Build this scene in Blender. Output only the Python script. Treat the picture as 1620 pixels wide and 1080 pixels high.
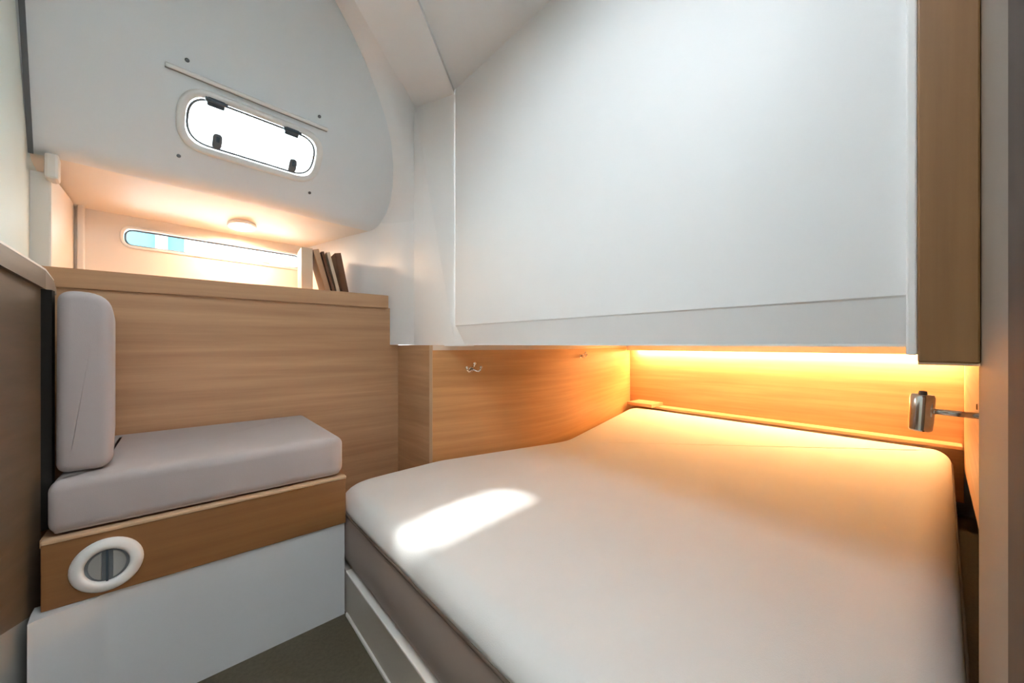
import bpy, bmesh, math, random
from mathutils import Vector, Matrix

for o in list(bpy.data.objects):
    bpy.data.objects.remove(o, do_unlink=True)
scn = bpy.context.scene
COL = scn.collection
R = math.radians

# ------------------------------------------------------------------ camera
# metric boat frame: X runs along the hull side, Y runs outboard, Z up, floor at z = 0
cam_d = bpy.data.cameras.new('camera')
cam_d.sensor_width = 36.0
cam_d.lens = 36.0 * 600.0 / 1620.0
cam_d.shift_y = 4.0 / 1620.0
cam_d.clip_start = 0.02
cam = bpy.data.objects.new('camera', cam_d)
COL.objects.link(cam)
cam.location = (0, 0, 0.95)
cam.rotation_euler = (R(90), 0, R(49 - 90))
scn.camera = cam

# ------------------------------------------------------------------ sky, sun, exposure
scn.view_settings.view_transform = 'Standard'
scn.view_settings.look = 'None'
scn.view_settings.gamma = 1.0
scn.view_settings.use_curve_mapping = False
scn.view_settings.exposure = 2.1

world = bpy.data.worlds.new('sky')
scn.world = world
world.use_nodes = True
wn = world.node_tree
wn.nodes.clear()
w_out = wn.nodes.new('ShaderNodeOutputWorld')
w_bg = wn.nodes.new('ShaderNodeBackground')
w_bg.inputs['Color'].default_value = (0.88, 0.95, 1.0, 1)
w_bg.inputs['Strength'].default_value = 4.6
wn.links.new(w_bg.outputs[0], w_out.inputs[0])

sun_d = bpy.data.lights.new('sun', 'SUN')
sun_d.energy = 7.0
sun_d.color = (1.0, 0.98, 0.95)
sun_d.angle = R(4.5)
sun = bpy.data.objects.new('sun', sun_d)
COL.objects.link(sun)
sun.location = (-2, 4, 6)
SUN_DIR = Vector((0.475, -0.900, -1.385)).normalized()
sun.rotation_euler = SUN_DIR.to_track_quat('-Z', 'Y').to_euler()

# ------------------------------------------------------------------ materials
def new_mat(name):
    m = bpy.data.materials.new(name)
    m.use_nodes = True
    nt = m.node_tree
    b = nt.nodes['Principled BSDF']
    return m, nt, b

def coords(nt, scale, rot=0.0, src='Object'):
    tc = nt.nodes.new('ShaderNodeTexCoord')
    mp = nt.nodes.new('ShaderNodeMapping')
    mp.vector_type = 'TEXTURE'
    mp.inputs['Rotation'].default_value = (0, 0, rot)
    mp.inputs['Scale'].default_value = tuple(1.0 / v for v in scale)
    nt.links.new(tc.outputs[src], mp.inputs['Vector'])
    return mp.outputs[0]

def noise(nt, vec, scale, detail=3, rough=0.55):
    n = nt.nodes.new('ShaderNodeTexNoise')
    n.inputs['Scale'].default_value = scale
    n.inputs['Detail'].default_value = detail
    n.inputs['Roughness'].default_value = rough
    nt.links.new(vec, n.inputs['Vector'])
    return n.outputs['Fac']

def ramp(nt, fac, stops):
    r = nt.nodes.new('ShaderNodeValToRGB')
    el = r.color_ramp.elements
    el[0].position, el[0].color = stops[0][0], (*stops[0][1], 1)
    el[1].position, el[1].color = stops[-1][0], (*stops[-1][1], 1)
    for p, c in stops[1:-1]:
        e = el.new(p)
        e.color = (*c, 1)
    nt.links.new(fac, r.inputs[0])
    return r.outputs[0]

def bump(nt, b, fac, strength, dist):
    bp = nt.nodes.new('ShaderNodeBump')
    bp.inputs['Strength'].default_value = strength
    bp.inputs['Distance'].default_value = dist
    nt.links.new(fac, bp.inputs['Height'])
    nt.links.new(bp.outputs[0], b.inputs['Normal'])

def wood(name, light, dark, axis, rough=0.42, g=1.0, rot=0.0, src='Object'):
    m, nt, b = new_mat(name)
    sc = [34 * g, 34 * g, 34 * g]
    sc[axis] = 1.3
    f1 = noise(nt, coords(nt, sc, rot, src), 1.0, 5, 0.6)
    sb = [7, 7, 7]
    sb[axis] = 0.5
    f2 = noise(nt, coords(nt, sb, rot, src), 1.0, 2, 0.5)
    ad = nt.nodes.new('ShaderNodeMath')
    ad.operation = 'MULTIPLY_ADD'
    ad.inputs[1].default_value = 0.55
    nt.links.new(f1, ad.inputs[0])
    ml = nt.nodes.new('ShaderNodeMath')
    ml.operation = 'MULTIPLY'
    ml.inputs[1].default_value = 0.45
    nt.links.new(f2, ml.inputs[0])
    nt.links.new(ml.outputs[0], ad.inputs[2])
    mid = tuple((a + c) / 2 for a, c in zip(light, dark))
    c = ramp(nt, ad.outputs[0], [(0.32, dark), (0.5, mid), (0.66, light)])
    nt.links.new(c, b.inputs['Base Color'])
    b.inputs['Roughness'].default_value = rough
    bump(nt, b, f1, 0.06, 0.002)
    return m

def plain(name, col, rough=0.5, metal=0.0, var=0.04, nscale=3.0, bumpv=0.0, bscale=60.0, bdist=0.002):
    m, nt, b = new_mat(name)
    f = noise(nt, coords(nt, (1, 1, 1)), nscale, 3)
    lo = tuple(max(0, v * (1 - var)) for v in col)
    hi = tuple(min(1, v * (1 + var)) for v in col)
    c = ramp(nt, f, [(0.3, lo), (0.7, hi)])
    nt.links.new(c, b.inputs['Base Color'])
    b.inputs['Roughness'].default_value = rough
    b.inputs['Metallic'].default_value = metal
    if bumpv:
        f2 = noise(nt, coords(nt, (1, 1, 1)), bscale, 3)
        bump(nt, b, f2, bumpv, bdist)
    return m

def fabric(name, col, weave=420.0, var=0.05, wrinkle=0.0):
    m, nt, b = new_mat(name)
    f = noise(nt, coords(nt, (1, 1, 1)), 5.0, 3)
    lo = tuple(v * (1 - var) for v in col)
    hi = tuple(min(1, v * (1 + var)) for v in col)
    c = ramp(nt, f, [(0.3, lo), (0.7, hi)])
    nt.links.new(c, b.inputs['Base Color'])
    b.inputs['Roughness'].default_value = 0.85
    b.inputs['Sheen Weight'].default_value = 0.15
    fw = noise(nt, coords(nt, (1, 1, 1)), weave, 2)
    if wrinkle:
        fr = noise(nt, coords(nt, (9.0, 1.6, 2.0)), 1.0, 3)
        ad = nt.nodes.new('ShaderNodeMath')
        ad.operation = 'MULTIPLY_ADD'
        ad.inputs[1].default_value = wrinkle
        nt.links.new(fr, ad.inputs[0])
        nt.links.new(fw, ad.inputs[2])
        bump(nt, b, ad.outputs[0], 0.18, 0.003)
    else:
        bump(nt, b, fw, 0.12, 0.0015)
    return m

def emit(name, col, strength):
    m = bpy.data.materials.new(name)
    m.use_nodes = True
    nt = m.node_tree
    nt.nodes.clear()
    o = nt.nodes.new('ShaderNodeOutputMaterial')
    e = nt.nodes.new('ShaderNodeEmission')
    e.inputs['Color'].default_value = (*col, 1)
    e.inputs['Strength'].default_value = strength
    nt.links.new(e.outputs[0], o.inputs[0])
    return m

def clear_glass(name, tint):
    m = bpy.data.materials.new(name)
    m.use_nodes = True
    nt = m.node_tree
    nt.nodes.clear()
    o = nt.nodes.new('ShaderNodeOutputMaterial')
    t = nt.nodes.new('ShaderNodeBsdfTransparent')
    t.inputs['Color'].default_value = (*tint, 1)
    g = nt.nodes.new('ShaderNodeBsdfGlossy')
    g.inputs['Roughness'].default_value = 0.03
    f = nt.nodes.new('ShaderNodeFresnel')
    f.inputs['IOR'].default_value = 1.3
    mx = nt.nodes.new('ShaderNodeMixShader')
    nt.links.new(f.outputs[0], mx.inputs[0])
    nt.links.new(t.outputs[0], mx.inputs[1])
    nt.links.new(g.outputs[0], mx.inputs[2])
    nt.links.new(mx.outputs[0], o.inputs[0])
    return m

def translucent(name, col):
    m = bpy.data.materials.new(name)
    m.use_nodes = True
    nt = m.node_tree
    nt.nodes.clear()
    o = nt.nodes.new('ShaderNodeOutputMaterial')
    t = nt.nodes.new('ShaderNodeBsdfTranslucent')
    t.inputs['Color'].default_value = (*col, 1)
    d = nt.nodes.new('ShaderNodeBsdfDiffuse')
    d.inputs['Color'].default_value = (*col, 1)
    mx = nt.nodes.new('ShaderNodeMixShader')
    mx.inputs[0].default_value = 0.15
    nt.links.new(t.outputs[0], mx.inputs[1])
    nt.links.new(d.outputs[0], mx.inputs[2])
    nt.links.new(mx.outputs[0], o.inputs[0])
    return m

OAK_L, OAK_D = (0.66, 0.395, 0.215), (0.44, 0.24, 0.118)
M = {}
M['oak_x'] = wood('oak_grain_along_hull', OAK_L, OAK_D, 0)
M['oak_locker'] = wood('oak_locker_glow_tint', (0.72, 0.40, 0.17), (0.50, 0.25, 0.09), 0, src='UV')  # orange glow of the light strip is partly mixed into this oak
M['oak_y'] = wood('oak_grain_across', OAK_L, OAK_D, 1)
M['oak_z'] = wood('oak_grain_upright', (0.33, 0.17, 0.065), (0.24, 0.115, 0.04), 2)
M['oak_shaded'] = wood('oak_painted_shade', (0.17, 0.12, 0.078), (0.115, 0.078, 0.048), 1)  # same oak, darkened and greyed to paint in the shade at the left
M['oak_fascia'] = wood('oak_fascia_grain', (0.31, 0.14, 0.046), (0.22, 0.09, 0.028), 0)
M['oak_edge'] = plain('oak_edging', (0.60, 0.40, 0.24), 0.4)
M['edge_cream'] = plain('cream_edge_trim', (0.78, 0.66, 0.52), 0.45)
M['walnut'] = wood('dark_door_post_wood', (0.045, 0.023, 0.010), (0.03, 0.015, 0.006), 2, rough=0.8)
M['jamb'] = plain('taupe_laminate', (0.19, 0.148, 0.112), 0.6)
M['gel'] = plain('white_gelcoat', (0.88, 0.88, 0.87), 0.38, var=0.01)
M['gloss'] = plain('glossy_white_gelcoat', (0.90, 0.90, 0.89), 0.18, var=0.01)
M['panel'] = plain('white_headliner', (0.79, 0.825, 0.84), 0.55, var=0.015)
M['box'] = plain('white_padded_lining', (0.87, 0.87, 0.865), 0.5, var=0.01)
M['band'] = plain('grey_lower_lining', (0.66, 0.645, 0.63), 0.55, var=0.015)
M['cream'] = plain('cream_niche_lining', (0.82, 0.76, 0.68), 0.5, var=0.02)
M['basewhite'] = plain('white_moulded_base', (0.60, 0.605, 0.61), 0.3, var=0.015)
M['leftwhite'] = plain('white_bulkhead_painted_reflection', (0.62, 0.72, 0.69), 0.6, var=0.02)  # white bulkhead; teal reflected light is put into its colour
M['floor'] = plain('olive_brown_cabin_sole', (0.088, 0.072, 0.044), 0.6, var=0.18, nscale=90, bumpv=0.15, bscale=300)
M['mattress'] = fabric('offwhite_mattress_cover', (0.66, 0.64, 0.615), 500, 0.02, 1.6)
M['taupe'] = fabric('taupe_mattress_side', (0.27, 0.20, 0.165), 500)
M['piping'] = plain('dark_brown_piping', (0.10, 0.07, 0.05), 0.7)
M['cushion'] = fabric('mauve_grey_upholstery', (0.43, 0.38, 0.365), 420, 0.03)
M['plinth'] = plain('cream_plinth_laminate', (0.52, 0.47, 0.41), 0.45)
M['plinth_trim'] = plain('white_plinth_trim', (0.80, 0.77, 0.72), 0.35)
M['chrome'] = plain('polished_chrome', (0.72, 0.70, 0.66), 0.14, 1.0, 0.02)
M['white_plastic'] = plain('white_plastic', (0.82, 0.81, 0.78), 0.35, var=0.01)
M['grey_plastic'] = plain('grey_plastic', (0.34, 0.34, 0.32), 0.4)
M['dark_plastic'] = plain('blue_black_plastic', (0.045, 0.07, 0.09), 0.35)
M['gasket'] = plain('grey_rubber_gasket', (0.14, 0.15, 0.16), 0.6)
M['black'] = plain('black_painted_shade', (0.02, 0.018, 0.016), 0.8)  # black that stands in for deep shade in gaps
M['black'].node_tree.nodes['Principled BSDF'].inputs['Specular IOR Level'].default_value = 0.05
M['glass'] = clear_glass('portlight_glass', (0.93, 0.97, 0.98))
M['tint'] = clear_glass('pale_tinted_glass', (0.86, 0.95, 0.97))
M['blind'] = translucent('hatch_blind_cloth', (0.88, 0.90, 0.92))
M['book_tan'] = plain('tan_book_cover', (0.50, 0.32, 0.18), 0.5)
M['book_brown'] = plain('brown_book_cover', (0.16, 0.065, 0.025), 0.5)
M['book_cream'] = plain('cream_book_cover', (0.72, 0.58, 0.42), 0.5)
M['paper'] = plain('page_paper', (0.80, 0.70, 0.55), 0.8)
M['led'] = emit('warm_led_tape', (1.0, 0.64, 0.29), 31.0)
M['puck'] = emit('warm_puck_diffuser', (1.0, 0.70, 0.46), 75.0)
M['teal'] = plain('pale_teal_canvas', (0.03, 0.12, 0.155), 0.7)

# ------------------------------------------------------------------ builders
ORG = {}

def link(o, parent):
    COL.objects.link(o)
    if parent is not None:
        o.parent = parent
        ORG[o.name] = ORG[parent.name].copy()
    return o

def thing(name, label, cat, loc, group=None):
    o = bpy.data.objects.new(name, None)
    o.empty_display_size = 0.05
    COL.objects.link(o)
    o.location = loc
    ORG[o.name] = Vector(loc)
    o['label'] = label
    o['category'] = cat
    if group:
        o['group'] = group
    return o

def finish(name, bm, mat, parent=None, loc=None, smooth=False, matrix=None):
    """bm is in world coordinates (or in the local frame of `matrix`)."""
    if matrix is not None:
        bm.transform(matrix)
    if parent is not None:
        org = ORG[parent.name]
    else:
        org = Vector(loc) if loc is not None else Vector((0, 0, 0))
    bm.transform(Matrix.Translation(-org))
    bmesh.ops.recalc_face_normals(bm, faces=bm.faces)
    me = bpy.data.meshes.new(name)
    bm.to_mesh(me)
    bm.free()
    me.materials.append(mat)
    if smooth:
        for p in me.polygons:
            p.use_smooth = True
        if smooth is not True:
            try:
                me.set_sharp_from_angle(angle=R(smooth))
            except Exception:
                pass
    o = bpy.data.objects.new(name, me)
    link(o, parent)
    if parent is None:
        o.location = org
        ORG[o.name] = org
    return o

def struct(o, label, cat):
    o['kind'] = 'structure'
    o['label'] = label
    o['category'] = cat
    return o

def tag(o, label, cat, group=None):
    o['label'] = label
    o['category'] = cat
    if group:
        o['group'] = group
    return o

def bm_raw(verts, faces):
    bm = bmesh.new()
    vs = [bm.verts.new(v) for v in verts]
    for f in faces:
        bm.faces.new([vs[i] for i in f])
    bm.verts.index_update()
    return bm

def bm_box(lo, hi, bev=0.0, seg=2):
    x0, y0, z0 = lo
    x1, y1, z1 = hi
    bm = bm_raw([(x0, y0, z0), (x1, y0, z0), (x1, y1, z0), (x0, y1, z0),
                 (x0, y0, z1), (x1, y0, z1), (x1, y1, z1), (x0, y1, z1)],
                [(0, 3, 2, 1), (4, 5, 6, 7), (0, 1, 5, 4), (1, 2, 6, 5), (2, 3, 7, 6), (3, 0, 4, 7)])
    if bev:
        bmesh.ops.bevel(bm, geom=list(bm.edges), offset=bev, segments=seg, profile=0.5, affect='EDGES')
    return bm

def bm_prism(poly, z0, z1, bev=0.0, seg=2):
    n = len(poly)
    bm = bm_raw([(x, y, z0) for x, y in poly] + [(x, y, z1) for x, y in poly],
                [tuple(range(n))[::-1], tuple(range(n, 2 * n))] +
                [(i, (i + 1) % n, n + (i + 1) % n, n + i) for i in range(n)])
    if bev:
        bmesh.ops.bevel(bm, geom=list(bm.edges), offset=bev, segments=seg, profile=0.5, affect='EDGES')
    return bm

def rounded(poly, radii, seg=8):
    """round the corners of a counter-clockwise polygon."""
    out = []
    n = len(poly)
    for i in range(n):
        p = Vector(poly[i])
        a = (Vector(poly[i - 1]) - p)
        c = (Vector(poly[(i + 1) % n]) - p)
        r = radii[i] if isinstance(radii, (list, tuple)) else radii
        a.normalize()
        c.normalize()
        ang = a.angle(c)
        d = r / math.tan(ang / 2)
        p0, p1 = p + a * d, p + c * d
        for k in range(seg + 1):
            t = k / seg
            q = p0 * (1 - t) ** 2 + p * 2 * t * (1 - t) + p1 * t * t
            out.append((q.x, q.y))
    return out

def inset(poly, d):
    n = len(poly)
    out = []
    for i in range(n):
        a, b, c = Vector(poly[i - 1]), Vector(poly[i]), Vector(poly[(i + 1) % n])
        e0 = (b - a)
        e1 = (c - b)
        n0 = Vector((-e0.y, e0.x)).normalized()
        n1 = Vector((-e1.y, e1.x)).normalized()
        nn = (n0 + n1).normalized()
        k = max(0.35, nn.dot(n0))
        q = b + nn * (d / k)
        out.append((q.x, q.y))
    return out

def bm_rings(rings, cap0=True, cap1=True):
    n = len(rings[0])
    bm = bmesh.new()
    vv = [[bm.verts.new(v) for v in r] for r in rings]
    for a, b in zip(vv[:-1], vv[1:]):
        for i in range(n):
            j = (i + 1) % n
            bm.faces.new((a[i], a[j], b[j], b[i]))
    if cap0:
        bm.faces.new(vv[0][::-1])
    if cap1:
        bm.faces.new(vv[-1])
    return bm

def bm_loft(curves, sub=1):
    bm = bmesh.new()
    vv = [[bm.verts.new(v) for v in c] for c in curves]
    for a, b in zip(vv[:-1], vv[1:]):
        for i in range(len(a) - 1):
            bm.faces.new((a[i], a[i + 1], b[i + 1], b[i]))
    return bm

def bm_tube(path, r, n=10):
    path = [Vector(p) for p in path]
    rings = []
    up = Vector((0.13, 0.21, 0.97))
    for i, p in enumerate(path):
        t = (path[min(i + 1, len(path) - 1)] - path[max(i - 1, 0)]).normalized()
        u = t.cross(up)
        if u.length < 0.1:
            u = t.cross(Vector((1, 0, 0)))
        u.normalize()
        v = t.cross(u)
        rr = r[i] if isinstance(r, (list, tuple)) else r
        rings.append([p + (u * math.cos(2 * math.pi * k / n) + v * math.sin(2 * math.pi * k / n)) * rr for k in range(n)])
    return bm_rings(rings)

def bm_closed_tube(path, r, n=8):
    path = [Vector(p) for p in path]
    m = len(path)
    bm = bmesh.new()
    vv = []
    for i, p in enumerate(path):
        t = (path[(i + 1) % m] - path[i - 1]).normalized()
        u = t.cross(Vector((0.01, 0.02, 1)))
        if u.length < 0.2:
            u = t.cross(Vector((1, 0, 0)))
        u.normalize()
        v = t.cross(u)
        vv.append([bm.verts.new(p + (u * math.cos(2 * math.pi * k / n) + v * math.sin(2 * math.pi * k / n)) * r) for k in range(n)])
    for i in range(m):
        a, b = vv[i], vv[(i + 1) % m]
        for k in range(n):
            bm.faces.new((a[k], a[(k + 1) % n], b[(k + 1) % n], b[k]))
    return bm

def bm_lathe(profile, n=40, cap=False):
    """profile of (radius, height) revolved about local z; closed profile when cap is False."""
    rings = []
    for r, h in profile:
        rings.append([(r * math.cos(2 * math.pi * k / n), r * math.sin(2 * math.pi * k / n), h) for k in range(n)])
    return bm_rings(rings, cap, cap)

def bm_holed(outer, holes, thick):
    """flat plate in local xy with holes, extruded to local -z."""
    bm = bmesh.new()
    def loop(pts):
        vs = [bm.verts.new((x, y, 0)) for x, y in pts]
        return [bm.edges.new((vs[i], vs[(i + 1) % len(vs)])) for i in range(len(vs))]
    es = loop(outer)
    for h in holes:
        es += loop(h)
    bmesh.ops.triangle_fill(bm, edges=es, use_beauty=True, use_dissolve=False)
    if thick:
        g = bmesh.ops.extrude_face_region(bm, geom=list(bm.faces))
        for v in [e for e in g['geom'] if isinstance(e, bmesh.types.BMVert)]:
            v.co.z -= thick
    return bm

def rrect(x0, x1, y0, y1, r, seg=10):
    return rounded([(x0, y0), (x1, y0), (x1, y1), (x0, y1)], r, seg)

def basis(o, x, y, z):
    m = Matrix.Identity(4)
    for i in range(3):
        m[i][0], m[i][1], m[i][2], m[i][3] = x[i], y[i], z[i], o[i]
    return m

def merge(*bms):
    base = bms[0]
    for b in bms[1:]:
        me = bpy.data.meshes.new('tmp')
        b.to_mesh(me)
        b.free()
        base.from_mesh(me)
        bpy.data.meshes.remove(me)
    return base

# ------------------------------------------------------------------ hull-side frames
D = Vector((0.9925, 0.1219, 0.0))                      # along the hull side
OUT = Vector((-0.1219, 0.9925, 0.0))                   # outboard
ALPHA = R(35)
UP = Vector((0.1219 * math.sin(ALPHA), -0.9925 * math.sin(ALPHA), math.cos(ALPHA)))
PO = Vector((0.0213, 2.0, 1.59))
PN = D.cross(UP)                                       # faces into the cabin
PANEL = basis(PO, D, UP, PN)
BO = Vector((0.02, 2.4, 0.0))                          # back of the niche
BACK = basis(BO, D, Vector((0, 0, 1)), -OUT)

def P(s, u, n=0.0):
    return PO + D * s + UP * u + PN * n

# ------------------------------------------------------------------ floor and ceiling
o = finish('floor', bm_box((-1.3, -1.9, -0.04), (3.3, 2.7, 0.0)), M['floor'])
struct(o, 'olive brown cabin floor at the foot of the bed', 'floor')

ceil_poly = [(-0.9, -0.12), (1.06, -0.12), (1.06, 1.60), (0.90, 1.79), (0.2, 1.125), (-0.9, 0.113)]
hatch = rrect(-0.08, 0.48, 0.22, 0.78, 0.06, 6)
o = finish('ceiling', bm_holed(ceil_poly, [hatch], -0.04), M['gel'], matrix=Matrix.Translation((0, 0, 2.185)))
ceil = struct(o, 'flat white cabin ceiling above the overhanging white moulding', 'ceiling')
# the beam that runs from the pillar across the ceiling
bq = [(1.034, 1.606), (0.929, 1.829), (0.2, 1.13), (-0.75, 0.256), (-0.62, 0.09), (0.2, 0.84), (0.626, 1.231)]
finish('ceiling_beam', bm_prism(bq, 2.165, 2.36), M['gel'], ceil)
h = thing('window_3', 'square deck hatch with a drawn white blind in the ceiling', 'hatch', (0.2, 0.5, 2.185))
h['kind'] = 'structure'
finish('hatch_frame', bm_holed(rrect(-0.11, 0.51, 0.19, 0.81, 0.07, 6), [rrect(-0.07, 0.47, 0.23, 0.77, 0.06, 6)], 0.02),
       M['white_plastic'], h, matrix=Matrix.Translation((0, 0, 2.184)))
finish('blind', bm_box((-0.085, 0.215, 2.19), (0.485, 0.785, 2.192)), M['blind'], h)

# ------------------------------------------------------------------ hull side: sloping upper panel, roll, niche, liner
edge = [(0.814, 0.04), (0.83, 0.1), (0.832, 0.17), (0.82, 0.25), (0.79, 0.35), (0.745, 0.45), (0.69, 0.535), (0.62, 0.62),
        (0.53, 0.715), (0.45, 0.785), (0.369, 0.848), (0.25, 0.93), (-0.1, 1.0), (-0.46, 1.02)]
outer = [(-0.46, 0.04)] + edge
hole = rrect(-0.035, 0.43, 0.155, 0.342, 0.085, 12)
o = finish('wall_back', bm_holed(outer, [hole], 0.03), M['panel'], matrix=PANEL)
wb = struct(o, 'sloping white hull-side panel holding the oblong portlight', 'wall')

n_s = 12
rows = []
cdir = (OUT * 0.40 + Vector((0, 0, -0.075)))
p2off = cdir * 0.10
for k in range(7):
    t = k / 6
    off = UP * 0.04 * (1 - t) ** 2 + p2off * t * t
    rows.append([PO + D * (-0.46 + 1.40 * i / n_s) + off for i in range(n_s + 1)])
rows.append([PO + D * (-0.46 + 1.40 * i / n_s) + cdir for i in range(n_s + 1)])
rows.append([PO + D * (-0.46 + 1.40 * i / n_s) + cdir * 1.1 for i in range(n_s + 1)])
finish('panel_roll', bm_loft(rows[:7]), M['panel'], wb, smooth=60)
finish('niche_ceiling', bm_loft(rows[6:]), M['cream'], wb, smooth=60)

win_hole = rrect(-0.215, 0.505, 1.385, 1.463, 0.034, 8)
finish('niche_back', bm_holed([(-0.46, 1.05), (0.75, 1.05), (0.75, 1.56), (-0.46, 1.56)], [win_hole], 0.03), M['cream'], wb, matrix=BACK)
# upright strip closing the niche at its left end and the short post in front of it
finish('niche_end', bm_box((-0.42, 2.0, 1.15), (-0.335, 2.45, 1.53), 0.006), M['cream'], wb)
finish('niche_post', bm_prism([(-0.345, 1.955), (-0.312, 1.955), (-0.318, 2.02), (-0.35, 2.02)], 1.50, 1.585, 0.008), M['cream'], wb)
finish('niche_corner_trim', bm_box((-0.325, 2.335, 1.20), (-0.305, 2.36, 1.53), 0.004), M['plinth_trim'], wb)

# liner between panel edge and pillar / beam
C1 = [P(s, u) for s, u in edge]
C2 = [(0.922, 1.848, 1.60), (0.922, 1.847, 1.68), (0.921, 1.845, 1.76), (0.919, 1.842, 1.85), (0.916, 1.836, 1.95), (0.907, 1.817, 2.09),
      (0.901, 1.804, 2.172), (0.872, 1.774, 2.172), (0.76, 1.667, 2.165), (0.62, 1.533, 2.165), (0.458, 1.378, 2.165), (0.2, 1.13, 2.165),
      (-0.35, 0.625, 2.165), (-0.95, 0.07, 2.165)]
C2 = [Vector(c) + Vector((0.008, -0.006, 0.003)) for c in C2]
cur = []
for k in range(7):
    t = k / 6
    row = []
    for a, b in zip(C1, C2):
        m_ = a.lerp(b, 0.45) + PN * 0.035 - D * 0.012
        q = a * (1 - t) ** 2 + m_ * 2 * t * (1 - t) + b * t * t
        row.append(q)
    cur.append(row)
finish('liner_chamfer', bm_loft(cur), M['gloss'], wb, smooth=60)
topc = [r[0] for r in cur][::-1] + [Vector((0.80, 2.12, 1.60)), Vector((0.70, 2.25, 1.585)), Vector((0.55, 2.47, 1.57)), Vector((0.50, 2.54, 1.57))]
plan = [(v.x, v.y) for v in topc]
finish('liner_return', bm_loft([[(x, y, 0.947) for x, y in plan], [(x, y, 1.3) for x, y in plan], topc]), M['gel'], wb, smooth=60)
finish('liner_foot', bm_prism([(v[0] + 0.002, v[1] + 0.001) for v in plan] + [(1.03, 2.555), (1.03, 1.86)], 0.946, 0.950), M['gel'], wb)

# outer skin of the hull behind the joinery
finish('hull_skin', merge(bm_box((-0.6, 2.56, -0.04), (3.35, 2.60, 1.31)), bm_box((3.25, -0.2, -0.04), (3.30, 2.6, 1.31)),
                          bm_box((0.99, 1.80, 0.95), (1.03, 2.6, 2.6)), bm_box((0.60, 2.2, 1.75), (1.03, 2.6, 1.78)), bm_box((0.5, -0.20, -0.04), (3.35, -0.13, 2.6)),
                          bm_box((-0.6, 2.40, -0.04), (-0.55, 2.6, 1.6))), M['gel'], wb)

# ------------------------------------------------------------------ white moulding over the bed
box = finish('wall_centre', bm_raw(
    [(1.0, -0.06, 1.04), (1.0, 1.57, 1.04), (1.0, 1.57, 2.2), (1.0, -0.06, 2.2)], [(0, 1, 2, 3)]), M['box'])
struct(box, 'large smooth white moulding face hanging over the bed', 'wall')
finish('lower_band', bm_loft([[(1.0, -0.06, 1.04), (1.0, 1.57, 1.04)], [(1.003, -0.06, 1.036), (1.003, 1.57, 1.036)],
                              [(1.020, -0.06, 0.95), (1.020, 1.57, 0.95)], [(1.027, -0.06, 0.945), (1.027, 1.57, 0.945)]]), M['box'], box, smooth=20)
finish('underside', bm_box((1.02, -0.12, 0.945), (3.3, 2.2, 0.97)), M['gel'], box)
finish('pillar', bm_loft([[(1.045, 1.45, 0.945), (1.0, 1.575, 0.945), (0.922, 1.848, 0.945), (0.97, 1.95, 0.945)],
                          [(1.045, 1.45, 2.2), (1.0, 1.575, 2.2), (0.900, 1.803, 2.2), (0.97, 1.95, 2.2)]]), M['gel'], box)
finish('pillar_foot', bm_prism([(1.06, 1.50), (1.0, 1.575), (0.922, 1.848), (1.06, 2.2)], 0.94, 0.946), M['gel'], box)

# ------------------------------------------------------------------ left bulkhead and surroundings behind the camera
o = finish('wall_left', bm_prism([(-0.395, 2.55), (-0.387, 2.05), (-0.328, 1.45), (-0.345, 1.30), (-0.55, 0.55), (-0.65, -0.12), (-0.72, -0.12), (-0.62, 0.6), (-0.46, 1.35), (-0.46, 2.55)], 0.0, 2.6), M['leftwhite'])
wl = struct(o, 'white upright bulkhead with painted teal reflection at the left end of the hull panel', 'wall')
finish('seam', bm_box((-0.402, -0.02, 0.0), (-0.390, 0.9, 0.006)), M['gasket'], wl, matrix=PANEL)
o = finish('wall_front', merge(bm_box((-0.75, -0.12, 1.92), (0.5, -0.06, 2.6)), bm_box((-0.75, -0.12, 0.0), (-0.42, -0.06, 1.92)),
                               bm_box((-1.3, -1.9, 0.0), (-1.25, -0.06, 2.2)), bm_box((1.25, -1.9, 0.0), (1.3, -0.12, 2.2)),
                               bm_box((-1.3, -1.9, 0.0), (1.3, -1.85, 2.2)), bm_box((-1.3, -1.9, 2.2), (1.3, -0.86, 2.25)),
                               bm_box((-1.3, -0.70, 2.2), (1.3, -0.06, 2.25)), bm_box((-1.3, -0.12, 0.0), (-0.7, -0.06, 2.2))), M['gel'])
struct(o, 'white walls of the passage behind the open cabin doorway', 'wall')

# ------------------------------------------------------------------ right side wall, jamb, post
wp = [(3.3, 0.27), (3.3, 0.95), (1.0, 0.95), (1.0, 0.51)]
o = finish('wall_right', bm_raw([(x, -0.055, zz) for x, zz in wp] + [(x, -0.085, zz) for x, zz in wp],
                                [(0, 1, 2, 3), (7, 6, 5, 4), (0, 4, 5, 1), (1, 5, 6, 2), (2, 6, 7, 3), (3, 7, 4, 0)]), M['oak_x'])
wr = struct(o, 'oak side wall at the right of the bed behind the reading lamp', 'wall')
finish('recess_shade_sheet', bm_box((1.0, -0.125, 0.0), (3.25, -0.10, 0.95)), M['black'], wr)  # black sheet painting the shade in the gap beside the mattress
finish('screw_cap', bm_lathe([(0.0005, 0.003), (0.008, 0.0025), (0.009, 0.0)], 16, True), M['book_brown'], wr,
       matrix=basis(Vector((1.72, -0.055, 0.77)), Vector((1, 0, 0)), Vector((0, 0, -1)), Vector((0, 1, 0))))
o = finish('trim_1', bm_box((0.53, -0.10, 0.0), (1.05, -0.035, 2.185), 0.004), M['jamb'])
struct(o, 'taupe upright door lining beside the right edge of the bed', 'door lining')
o = finish('trim_2', bm_box((0.40, -0.12, 0.0), (0.528, -0.033, 2.185), 0.004), M['walnut'])
struct(o, 'dark brown door post at the right border of the view', 'door post')
o = finish('trim_3', bm_box((0.985, 0.036, 0.93), (1.0, 0.05, 2.185), 0.003), M['gel'])
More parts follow.
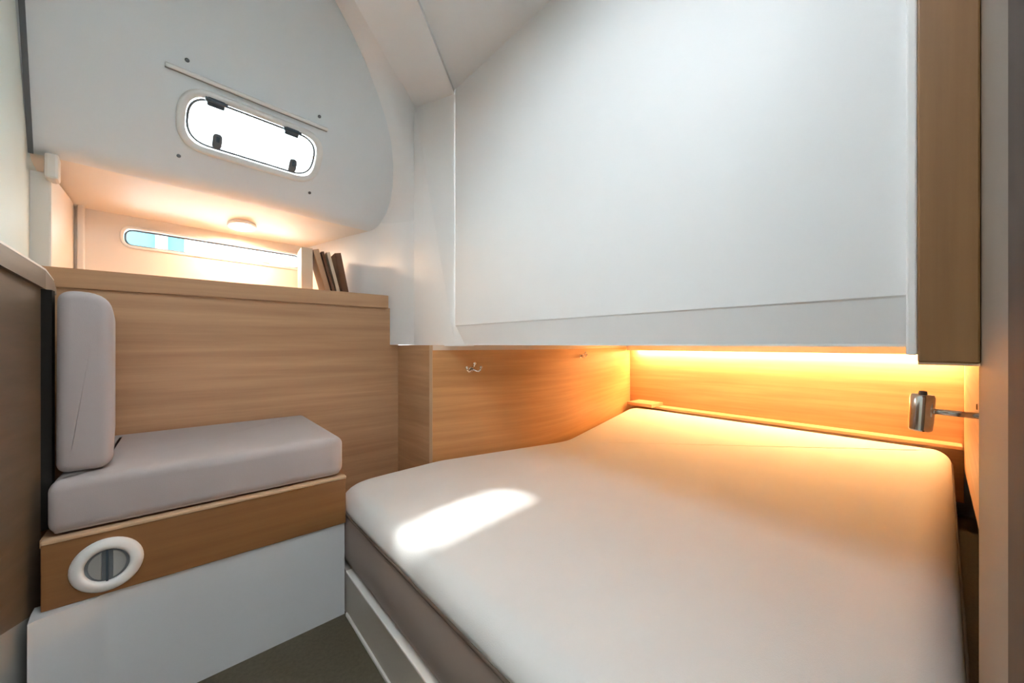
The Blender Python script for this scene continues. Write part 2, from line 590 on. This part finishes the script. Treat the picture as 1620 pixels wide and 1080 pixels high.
struct(o, 'narrow white edge strip between the white moulding and the oak upright', 'trim')

t = thing('oak_upright', 'tall dark-toned oak upright hanging above the reading lamp', 'panel', (0.98, 0.0, 0.918))
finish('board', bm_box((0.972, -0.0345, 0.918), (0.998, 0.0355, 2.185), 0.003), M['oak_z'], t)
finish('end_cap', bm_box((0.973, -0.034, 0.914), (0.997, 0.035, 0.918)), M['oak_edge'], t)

# ------------------------------------------------------------------ headboard end
o = finish('headboard', bm_box((3.15, -0.055, 0.10), (3.19, 2.05, 0.945), 0.002), M['oak_y'], loc=(3.17, 1.0, 0.10))
tag(o, 'wide oak headboard board washed by the warm light strip', 'headboard')
t = thing('headboard_ledge', 'narrow oak ledge between the mattress and the lit headboard', 'ledge', (3.1, 0.95, 0.40))
finish('ledge_board', bm_box((3.045, -0.05, 0.40), (3.149, 1.905, 0.418), 0.003), M['oak_y'], t)
finish('ledge_step', bm_box((2.95, 1.62, 0.418), (3.149, 1.855, 0.445), 0.004), M['oak_y'], t)
t = thing('light_strip', 'long warm light strip behind a cream valance over the headboard', 'light strip', (3.1, 0.95, 0.90))
finish('valance', bm_box((3.02, -0.05, 0.893), (3.036, 1.90, 0.944), 0.002), M['plinth_trim'], t)
finish('channel', bm_box((3.09, -0.045, 0.905), (3.149, 1.87, 0.944)), M['white_plastic'], t)
finish('led_tape', bm_box((3.10, -0.04, 0.894), (3.135, 1.86, 0.9045)), M['led'], t)

# ------------------------------------------------------------------ angled locker fronts along the bed
t = thing('corner_locker', 'oak locker with a curved front rising beside the bed', 'locker', (0.93, 1.66, 0.0))
finish('side_panel', bm_prism([(0.902, 2.0), (0.917, 1.672), (0.937, 1.672), (0.922, 2.0)], 0.0, 0.944), M['oak_y'], t)
finish('edge_strip', bm_prism([(0.915, 1.671), (0.924, 1.657), (0.936, 1.665), (0.932, 1.673)], 0.0, 0.944), M['oak_edge'], t)
bend = [(0.926, 1.658), (1.15, 1.6097)]
for k in range(15):
    u = k / 14
    q = Vector((1.361, 1.564)) * (1 - u) ** 2 + Vector((1.655, 1.500)) * 2 * u * (1 - u) + Vector((2.00, 1.605)) * u * u
    bend.append((q.x, q.y))
bend += [(2.4, 1.7233), (3.148, 1.945)]
def offs(pts, d):
    out = []
    for i, p in enumerate(pts):
        a = Vector(pts[max(i - 1, 0)])
        c = Vector(pts[min(i + 1, len(pts) - 1)])
        e = (c - a).normalized()
        out.append((p[0] - e.y * d, p[1] + e.x * d))
    return out
def uv_wall(name, pts, thick, z0, z1, mat, parent):
    back = offs(pts, thick)
    run = [0.0]
    for p, q in zip(pts[:-1], pts[1:]):
        run.append(run[-1] + (Vector(q) - Vector(p)).length)
    n = len(pts)
    bm = bm_prism(pts + back[::-1], z0, z1)
    uvl = bm.loops.layers.uv.new('UVMap')
    bm.verts.ensure_lookup_table()
    for f in bm.faces:
        for lp in f.loops:
            i = lp.vert.index % (2 * n)
            i = i if i < n else 2 * n - 1 - i
            lp[uvl].uv = (run[i], lp.vert.co.z)
    return finish(name, bm, mat, parent, smooth=30)
uv_wall('front_panel', bend, 0.02, 0.0, 0.944, M['oak_locker'], t)
tl = bend
finish('top_trim', bm_prism(offs(tl, -0.006) + offs(tl, 0.002)[::-1], 0.919, 0.9435), M['edge_cream'], t, smooth=30)

def hook(loc, nrm, label, sc=1.0):
    n = Vector(nrm).normalized()
    z = Vector((0, 0, 1))
    x = z.cross(n).normalized()
    mt = basis(Vector(loc), x * sc, z * sc, n * sc)
    t = thing('coat_hook', label, 'hook', loc, 'chrome hooks on the oak locker')
    finish('back_plate', bm_lathe([(0.0005, 0.005), (0.013, 0.0045), (0.0155, 0.002), (0.016, 0.0)], 20, True), M['chrome'], t, smooth=40, matrix=mt)
    for s in (-1, 1):
        pts = [(0, 0.002, 0.004), (s * 0.006, 0.0, 0.016), (s * 0.016, -0.006, 0.026), (s * 0.028, -0.008, 0.031), (s * 0.036, 0.0, 0.034), (s * 0.039, 0.011, 0.036)]
        p = finish('prong', bm_tube(pts, [0.006, 0.0055, 0.005, 0.005, 0.005, 0.0055], 10), M['chrome'], t, smooth=True, matrix=mt)
        ball = bmesh.new()
        bmesh.ops.create_uvsphere(ball, u_segments=12, v_segments=8, radius=0.0085)
        bmesh.ops.translate(ball, verts=ball.verts, vec=(s * 0.039, 0.013, 0.036))
        finish('knob', ball, M['chrome'], p, smooth=True, matrix=mt)
    p = finish('upper_prong', bm_tube([(0, 0.006, 0.004), (0, 0.012, 0.02), (0, 0.02, 0.036), (0, 0.03, 0.042)], [0.006, 0.005, 0.005, 0.006], 10), M['chrome'], t, smooth=True, matrix=mt)
    ball = bmesh.new()
    bmesh.ops.create_uvsphere(ball, u_segments=12, v_segments=8, radius=0.0085)
    bmesh.ops.translate(ball, verts=ball.verts, vec=(0, 0.033, 0.043))
    finish('knob', ball, M['chrome'], p, smooth=True, matrix=mt)
    return t

fn = Vector((-0.158, -0.729, 0)).normalized()
hook((1.125, 1.6145, 0.818), fn, 'chrome three-armed coat hook on the oak locker front near the seat')
an = Vector((0.285, -0.958, 0)).normalized()
hook((2.00, 1.6045, 0.868), an, 'small chrome hook high on the orange-lit far end of the locker', 0.8)

# ------------------------------------------------------------------ oak panel and shelf behind the seat
o = finish('oak_backing_panel', bm_box((-0.36, 2.0, 0.0), (0.905, 2.02, 1.145), 0.002), M['oak_x'], loc=(0.27, 2.01, 0.0))
tag(o, 'wide oak panel with level grain behind the seat cushions', 'panel')
t = thing('storage_shelf', 'oak shelf with raised front lip under the slim hull window', 'shelf', (0.25, 2.2, 1.14))
finish('shelf_board', bm_prism([(-0.36, 2.01), (0.838, 2.01), (0.78, 2.1), (0.56, 2.42), (0.53, 2.45), (-0.32, 2.35)], 1.165, 1.19), M['oak_x'], t)
finish('front_lip', bm_box((-0.36, 1.985, 1.143), (0.842, 2.008, 1.212), 0.003), M['oak_x'], t)

# ------------------------------------------------------------------ window_1: portlight in the sloping panel
w = thing('window_1', 'oblong opening portlight with rounded ends in the sloping white panel', 'window', tuple(P(0.2, 0.15)))
w['kind'] = 'structure'
L0, L1, B0, B1, RR = -0.035, 0.43, 0.155, 0.342, 0.085
ro = rrect(L0 - 0.022, L1 + 0.022, B0 - 0.022, B1 + 0.022, RR + 0.02, 12)
def ring_band(prof, base):
    rings = [[(x, y, z) for x, y in inset(base, d)] for d, z in prof]
    return bm_rings(rings, False, False)
finish('frame', ring_band([(0, 0.0), (0.001, 0.007), (0.006, 0.011), (0.014, 0.011), (0.026, 0.006), (0.029, -0.03)], ro), M['white_plastic'], w, smooth=45, matrix=PANEL)
gi = rrect(L0 + 0.011, L1 - 0.011, B0 + 0.011, B1 - 0.011, RR - 0.009, 12)
gp = [(x, y, -0.008) for x, y in gi]
finish('gasket', bm_closed_tube(gp, 0.0042, 8), M['gasket'], w, smooth=True, matrix=PANEL)
pane_bm = bm_rings([[(x, y, -0.022) for x, y in rrect(L0 - 0.004, L1 + 0.004, B0 - 0.004, B1 + 0.004, RR, 12)],
                    [(x, y, -0.016) for x, y in rrect(L0 - 0.004, L1 + 0.004, B0 - 0.004, B1 + 0.004, RR, 12)]])
finish('pane', pane_bm, M['glass'], w, matrix=PANEL)
for s in (0.052, 0.312):
    hg = finish('hinge', bm_box((s - 0.027, 0.314, -0.014), (s + 0.027, 0.346, 0.012), 0.005), M['dark_plastic'], w, smooth=40, matrix=PANEL)
    finish('hinge_pin', bm_tube([(s - 0.034, 0.336, 0.011), (s + 0.034, 0.336, 0.011)], 0.007, 10), M['dark_plastic'], hg, smooth=40, matrix=PANEL)
for s in (0.068, 0.338):
    hd = finish('latch', bm_prism(rrect(s - 0.015, s + 0.015, 0.170, 0.226, 0.012, 4), -0.014, 0.014, 0.003), M['gasket'], w, smooth=40, matrix=PANEL)
    finish('latch_grip', bm_box((s - 0.006, 0.196, 0.012), (s + 0.006, 0.218, 0.022), 0.003), M['dark_plastic'], hd, smooth=40, matrix=PANEL)
rail = finish('blind_rail', bm_box((-0.095, 0.388, 0.0), (0.445, 0.402, 0.016), 0.004), M['white_plastic'], w, smooth=40, matrix=PANEL)
finish('rail_shadow_gap', bm_box((-0.095, 0.383, 0.001), (0.445, 0.388, 0.006)), M['grey_plastic'], rail, matrix=PANEL)
for s, u in ((-0.039, 0.432), (0.404, 0.432), (-0.039, 0.100), (0.433, 0.098)):
    finish('screw', bm_lathe([(0.0005, 0.004), (0.0045, 0.0035), (0.0065, 0.001), (0.0068, 0.0)], 14, True), M['gasket'], w, smooth=40,
           matrix=PANEL @ Matrix.Translation((s, u, 0)))

# ------------------------------------------------------------------ window_2: slim hull window in the niche
finish('added_sun_blocker', bm_box((L0 - 0.12, B1 + 0.012, -0.32), (L1 + 0.12, B1 + 0.03, -0.03), 0.004), M['white_plastic'], w, matrix=PANEL)  # unseen ledge added outside the portlight to narrow the sun patch
w = thing('window_2', 'long slim hull window above the oak shelf', 'window', tuple(BO + D * 0.15 + Vector((0, 0, 1.385))))
w['kind'] = 'structure'
ro = rrect(-0.228, 0.518, 1.374, 1.474, 0.045, 8)
finish('frame', ring_band([(0, 0.0), (0.002, 0.005), (0.008, 0.006), (0.0125, 0.003), (0.014, -0.03)], ro), M['white_plastic'], w, smooth=45, matrix=BACK)
gp = [(x, y, -0.016) for x, y in rrect(-0.210, 0.500, 1.390, 1.457, 0.030, 8)]
finish('gasket', bm_closed_tube(gp, 0.0035, 8), M['gasket'], w, smooth=True, matrix=BACK)
q = rrect(-0.217, 0.507, 1.383, 1.465, 0.034, 8)
finish('pane', bm_rings([[(x, y, -0.026) for x, y in q], [(x, y, -0.020) for x, y in q]]), M['tint'], w, matrix=BACK)
for s in (0.17, 0.33):
    finish('latch', bm_box((s - 0.016, 1.388, -0.018), (s + 0.016, 1.398, -0.004), 0.003), M['grey_plastic'], w, smooth=40, matrix=BACK)

# outside: a canvas cover of the boat alongside, seen through the slim window
t = thing('boat_cover', 'pale teal canvas side seen through the left end of the slim window', 'cover', (-0.9, 6.0, 1.5))
finish('canvas', bm_box((-1.55, 6.0, 1.6), (0.02, 6.06, 2.95), 0.01), M['teal'], t)
for x in (-0.95, -0.18, 0.10):
    finish('post', bm_box((x - 0.05, 5.9, 1.2), (x + 0.05, 5.99, 3.2), 0.01), M['white_plastic'], t)

# ------------------------------------------------------------------ niche puck lamp
ND = cdir.normalized()
pc = PO + D * 0.235 + cdir * 0.66
nz = D.cross(ND).normalized()
if nz.z > 0:
    nz = -nz
ny = nz.cross(D)
PK = basis(pc + nz * 0.0, D, ny, nz)
t = thing('puck_lamp', 'small round lamp under the roof of the shelf niche', 'lamp', tuple(pc))
finish('bezel', bm_lathe([(0.058, 0.0), (0.060, 0.008), (0.056, 0.014), (0.046, 0.015), (0.044, 0.010), (0.044, 0.0)], 36), M['white_plastic'], t, smooth=40, matrix=PK)
finish('diffuser', bm_lathe([(0.0005, 0.012), (0.030, 0.0115), (0.044, 0.009), (0.044, 0.004), (0.0005, 0.004)], 36), M['puck'], t, matrix=PK)

# ------------------------------------------------------------------ books on the shelf
def book(name, label, base, size, lean, yaw, cover, pages):
    """spine to the viewer; size = (thickness, depth, height)"""
    th, dp, ht = size
    t = thing(name, label, 'book', base, 'books standing at the right end of the shelf')
    mt = Matrix.Translation((base[0], base[1], base[2] + 0.001 + th / 2 * abs(math.sin(lean)))) @ Matrix.Rotation(yaw, 4, 'Z') @ Matrix.Rotation(lean, 4, 'Y')
    c = merge(bm_box((-th / 2, 0, 0), (th / 2, 0.004, ht), 0.001), bm_box((-th / 2, 0, 0), (-th / 2 + 0.003, dp, ht)), bm_box((th / 2 - 0.003, 0, 0), (th / 2, dp, ht)))
    finish('cover', c, cover, t, matrix=mt)
    finish('pages', bm_box((-th / 2 + 0.003, 0.004, 0.004), (th / 2 - 0.003, dp - 0.005, ht - 0.004)), pages, t, matrix=mt)

book('book', 'thick cream book standing upright at the end of the slim window', (0.475, 2.12, 1.19), (0.05, 0.15, 0.245), 0.0, R(-5), M['book_cream'], M['paper'])
book('book', 'tan book leaning left, second from the slim window', (0.575, 2.10, 1.19), (0.026, 0.15, 0.245), R(-15), R(-5), M['book_tan'], M['paper'])
book('book', 'thin dark brown book leaning left between two lighter books', (0.604, 2.10, 1.19), (0.013, 0.15, 0.240), R(-15), R(-5), M['book_brown'], M['paper'])
book('book', 'slim cream book leaning left between the dark brown books', (0.627, 2.10, 1.19), (0.016, 0.15, 0.240), R(-14), R(-5), M['book_cream'], M['paper'])
book('book', 'wide dark brown book at the right end of the shelf row', (0.658, 2.09, 1.19), (0.030, 0.15, 0.236), R(-11), R(-5), M['book_brown'], M['paper'])

# ------------------------------------------------------------------ bench seat
t = thing('bench_seat', 'built-in corner bench with oak front board and white moulded base', 'bench', (0.1, 1.7, 0.0))
finish('platform', bm_box((-0.255, 1.41, 0.466), (0.434, 1.998, 0.484)), M['oak_x'], t)
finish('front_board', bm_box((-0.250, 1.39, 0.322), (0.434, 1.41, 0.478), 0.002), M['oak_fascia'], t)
finish('edging', bm_box((-0.250, 1.386, 0.478), (0.435, 1.41, 0.488), 0.003), M['oak_edge'], t)
finish('end_board', bm_box((0.418, 1.412, 0.0), (0.434, 1.998, 0.465)), M['oak_y'], t)
top = [(0.432, 1.398), (0.09, 1.397), (-0.135, 1.396), (-0.155, 1.393), (-0.163, 1.383), (-0.255, 1.36), (-0.262, 1.352), (-0.266, 1.40)]
bot = [(0.432, 1.396), (0.09, 1.385), (-0.135, 1.378), (-0.155, 1.373), (-0.163, 1.363), (-0.25, 1.335), (-0.258, 1.328), (-0.266, 1.40)]
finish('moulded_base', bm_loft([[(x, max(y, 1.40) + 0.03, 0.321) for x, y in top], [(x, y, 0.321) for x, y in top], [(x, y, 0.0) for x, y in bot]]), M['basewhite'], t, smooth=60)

# air vent in the front board
vm = basis(Vector((-0.142, 1.39, 0.396)), Vector((1, 0, 0)), Vector((0, 0, 1)), Vector((0, -1, 0)))
t = thing('air_vent', 'round white air vent set in the oak front board of the bench', 'vent', (-0.142, 1.39, 0.396))
finish('ring', bm_lathe([(0.040, -0.004), (0.040, 0.008), (0.043, 0.012), (0.050, 0.014), (0.060, 0.010), (0.0655, 0.004), (0.066, -0.002)], 44), M['white_plastic'], t, smooth=40, matrix=vm)
finish('throat', bm_lathe([(0.0005, 0.0005), (0.041, 0.0005), (0.041, 0.002), (0.0005, 0.002)], 36), M['gasket'], t, matrix=vm)
for s in (-1, 1):
    hp = []
    for k in range(13):
        a = R(-78 + 156 * k / 12)
        hp.append((s * (0.003 + 0.030 * math.cos(a)), 0.034 * math.sin(a)))
    if s < 0:
        hp = hp[::-1]
    finish('flap', bm_prism(hp, 0.002, 0.008, 0.001), M['grey_plastic'], t, matrix=vm @ Matrix.Rotation(s * R(8), 4, 'Y'))
finish('spindle', bm_box((-0.0022, -0.039, 0.004), (0.0022, 0.039, 0.009)), M['dark_plastic'], t, matrix=vm)

# ------------------------------------------------------------------ cushions
def arc_profile(z0, z1, r, n=6):
    pr = []
    for k in range(n + 1):
        a = math.pi / 2 * k / n
        pr.append((r - r * math.sin(a), z0 + r - r * math.cos(a)))
    for k in range(n + 1):
        a = math.pi / 2 * k / n
        pr.append((r - r * math.cos(a), z1 - r + r * math.sin(a)))
    return pr

def cushion(poly, prof, mat, parent, name, matrix=None, puff=0.0):
    rings = [[(x, y, z) for x, y in inset(poly, d)] for d, z in prof]
    gx = sum(p[0] for p in poly) / len(poly)
    gy = sum(p[1] for p in poly) / len(poly)
    def shrink(r, f):
        return [(gx + (x - gx) * f, gy + (y - gy) * f, zz) for x, y, zz in r]
    rings = [shrink(rings[0], 0.82)] + rings + [shrink(rings[-1], 0.82)]
    bm = bm_rings(rings)
    return finish(name, bm, mat, parent, smooth=50, matrix=matrix)

t = thing('seat_cushion', 'thick mauve-grey seat cushion lying on the oak bench', 'cushion', (0.1, 1.7, 0.489))
sp = rounded([(-0.243, 1.398), (0.434, 1.398), (0.434, 1.985), (-0.243, 1.985)], [0.02, 0.045, 0.03, 0.02], 6)
cushion(sp, arc_profile(0.490, 0.622, 0.028), M['cushion'], t, 'pad')
ps = inset(sp, 0.0)
finish('piping', bm_closed_tube([(x, y, 0.497) for x, y in inset(sp, 0.012)], 0.004, 6), M['cushion'], t, smooth=True)

t = thing('backrest_cushion', 'upright mauve-grey backrest cushion at the left end of the bench', 'cushion', (-0.185, 1.7, 0.624))
bp = rounded([(0.010, 0), (0.110, 0), (0.110, 0.46), (0.012, 0.46)], [0.026, 0.035, 0.06, 0.03], 8)
bmat = basis(Vector((-0.247, 1.445, 0.625)), Vector((1, 0, 0)), Vector((0, 0, 1)), Vector((0, 1, 0)))
shear = Matrix.Identity(4)
shear[0][2] = -0.085
cushion(bp, arc_profile(0.0, 0.53, 0.022), M['cushion'], t, 'pad', matrix=bmat @ shear)

# ------------------------------------------------------------------ left oak bulkhead panel with rail
t = thing('oak_bulkhead', 'oak bulkhead panel with painted-in shade and sloping top rail left of the cushions', 'panel', (-0.35, 1.2, 0.3))
A_, B_ = Vector((-0.315, 1.16, 0)), Vector((-0.2615, 1.457, 0))
far = Vector((-0.46, 0.60, 0))
def vpan(pts_b, pts_t, thick, mat, name, parent, sm=False):
    n = len(pts_b)
    off = Vector((-thick, 0.1 * thick, 0))
    vs = [Vector(p) for p in pts_b] + [Vector(p) for p in pts_t]
    vs2 = [v + off for v in vs]
    bm = bm_raw(vs + vs2, [(i, i + 1, n + i + 1, n + i) for i in range(n - 1)] +
                [(2 * n + i, 3 * n + i, 3 * n + i + 1, 2 * n + i + 1) for i in range(n - 1)] +
                [(i, 2 * n + i, 2 * n + i + 1, i + 1) for i in range(n - 1)] +
                [(n + i, n + i + 1, 3 * n + i + 1, 3 * n + i) for i in range(n - 1)] +
                [(0, n, 3 * n, 2 * n), (n - 1, 3 * n - 1, 4 * n - 1, 2 * n - 1)])
    return finish(name, bm, mat, parent, smooth=sm)
def z(v, h):
    return (v.x, v.y, h)
vpan([z(far, 0.0), z(A_, 0.0), z(B_, 0.0)], [z(far, 0.45), z(A_, 0.375), z(B_, 0.30)], 0.012, M['grey_plastic'], 'painted_shade_board', t)  # dark grey board added to paint the shaded recess below the bulkhead
vpan([z(far, 0.45), z(A_, 0.375), z(B_, 0.30)], [z(far, 1.21), z(A_, 1.155), z(B_, 1.085)], 0.02, M['oak_shaded'], 'panel_board', t)
finish('painted_shadow_gap', bm_prism([(-0.2825, 1.459), (-0.2625, 1.459), (-0.246, 1.470), (-0.246, 1.50), (-0.2825, 1.50)], 0.49, 1.085), M['black'], t)  # black strip painted in for the shadow between bulkhead and backrest
C_ = Vector((-0.272, 1.60, 0))
E_ = Vector((-0.30, 1.80, 0))
sh = Vector((0.008, 0, 0))
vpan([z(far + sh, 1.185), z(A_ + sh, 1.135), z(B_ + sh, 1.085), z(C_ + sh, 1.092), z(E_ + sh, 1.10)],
     [z(far + sh, 1.235), z(A_ + sh, 1.180), z(B_ + sh, 1.130), z(C_ + sh, 1.122), z(E_ + sh, 1.117)], 0.045, M['oak_shaded'], 'top_rail', t)
vpan([z(far + sh, 1.236), z(A_ + sh, 1.181), z(B_ + sh, 1.131), z(C_ + sh, 1.123)],
     [z(far + sh, 1.243), z(A_ + sh, 1.187), z(B_ + sh, 1.135), z(C_ + sh, 1.125)], 0.045, M['plinth_trim'], 'rail_capping', t)

# ------------------------------------------------------------------ bed
t = thing('bed_base', 'low cream plinth of the bed with pale edge trims', 'bed base', (1.6, 0.8, 0.0))
finish('front_plinth', bm_box((0.437, -0.03, 0.0), (0.457, 1.99, 0.150)), M['plinth'], t)
finish('top_trim', bm_box((0.431, -0.03, 0.150), (0.460, 1.382, 0.158), 0.002), M['plinth_trim'], t)
finish('foot_trim', bm_box((0.430, -0.03, 0.0), (0.437, 1.382, 0.012), 0.002), M['plinth_trim'], t)
finish('platform', bm_prism([(0.46, -0.02), (3.03, -0.005), (3.03, 1.88), (1.68, 1.48), (0.91, 1.64), (0.90, 1.99), (0.46, 1.99)], 0.10, 0.155), M['oak_x'], t)

t = thing('mattress', 'large off-white fitted mattress with taupe side band filling the berth', 'mattress', (1.6, 0.8, 0.16))
mp_ = rounded([(0.442, -0.029), (3.035, -0.014), (3.035, 1.875), (1.665, 1.478), (0.93, 1.636), (0.442, 1.61)], [0.12, 0.085, 0.14, 0.3, 0.3, 0.18], 10)
top_prof = [(0.004, 0.338)]
for k in range(1, 9):
    a = math.pi / 2 * k / 8
    top_prof.append((0.004 + 0.075 - 0.075 * math.cos(a), 0.338 + 0.062 * math.sin(a)))
rings = [[(x, y, zz) for x, y in inset(mp_, d)] for d, zz in top_prof]
cx, cy = 1.7, 0.75
last = rings[-1]
rings.append([(cx + (x - cx) * 0.93, cy + (y - cy) * 0.93, zz + 0.0005) for x, y, zz in last])
finish('top_cover', bm_rings(rings), M['mattress'], t, smooth=True)
side = [(0.02, 0.160), (0.006, 0.168), (0.0, 0.19), (-0.006, 0.25), (0.0, 0.315), (0.006, 0.333)]
finish('side_band', bm_rings([[(x, y, zz) for x, y in inset(mp_, d)] for d, zz in side]), M['taupe'], t, smooth=50)
finish('piping', bm_closed_tube([(x, y, 0.3355) for x, y in inset(mp_, 0.003)], 0.0045, 8), M['piping'], t, smooth=True)

# ------------------------------------------------------------------ reading lamp
t = thing('reading_lamp', 'small chrome reading lamp on a thin arm over the mattress', 'lamp', (1.2, -0.055, 0.806))
YM = basis(Vector((1.2, -0.055, 0.806)), Vector((1, 0, 0)), Vector((0, 0, -1)), Vector((0, 1, 0)))
finish('wall_plate', bm_lathe([(0.0005, 0.008), (0.020, 0.0075), (0.024, 0.004), (0.025, 0.0)], 24, True), M['chrome'], t, smooth=40, matrix=YM)
finish('arm', bm_tube([(1.2, -0.05, 0.806), (1.2, -0.01, 0.807), (1.2, 0.03, 0.808)], 0.006, 12), M['chrome'], t, smooth=True)
hm = Matrix.Translation((1.2, 0.040, 0.764)) @ Matrix.Rotation(R(3), 4, 'X')
hd = finish('lamp_head', bm_lathe([(0.0005, 0.0), (0.016, 0.0), (0.0185, 0.003), (0.0195, 0.02), (0.0195, 0.072), (0.017, 0.078), (0.0005, 0.080)], 28), M['chrome'], t, smooth=35, matrix=hm)
finish('switch', bm_lathe([(0.0005, 0.086), (0.006, 0.085), (0.007, 0.079)], 14, True), M['gasket'], hd, smooth=40, matrix=hm)
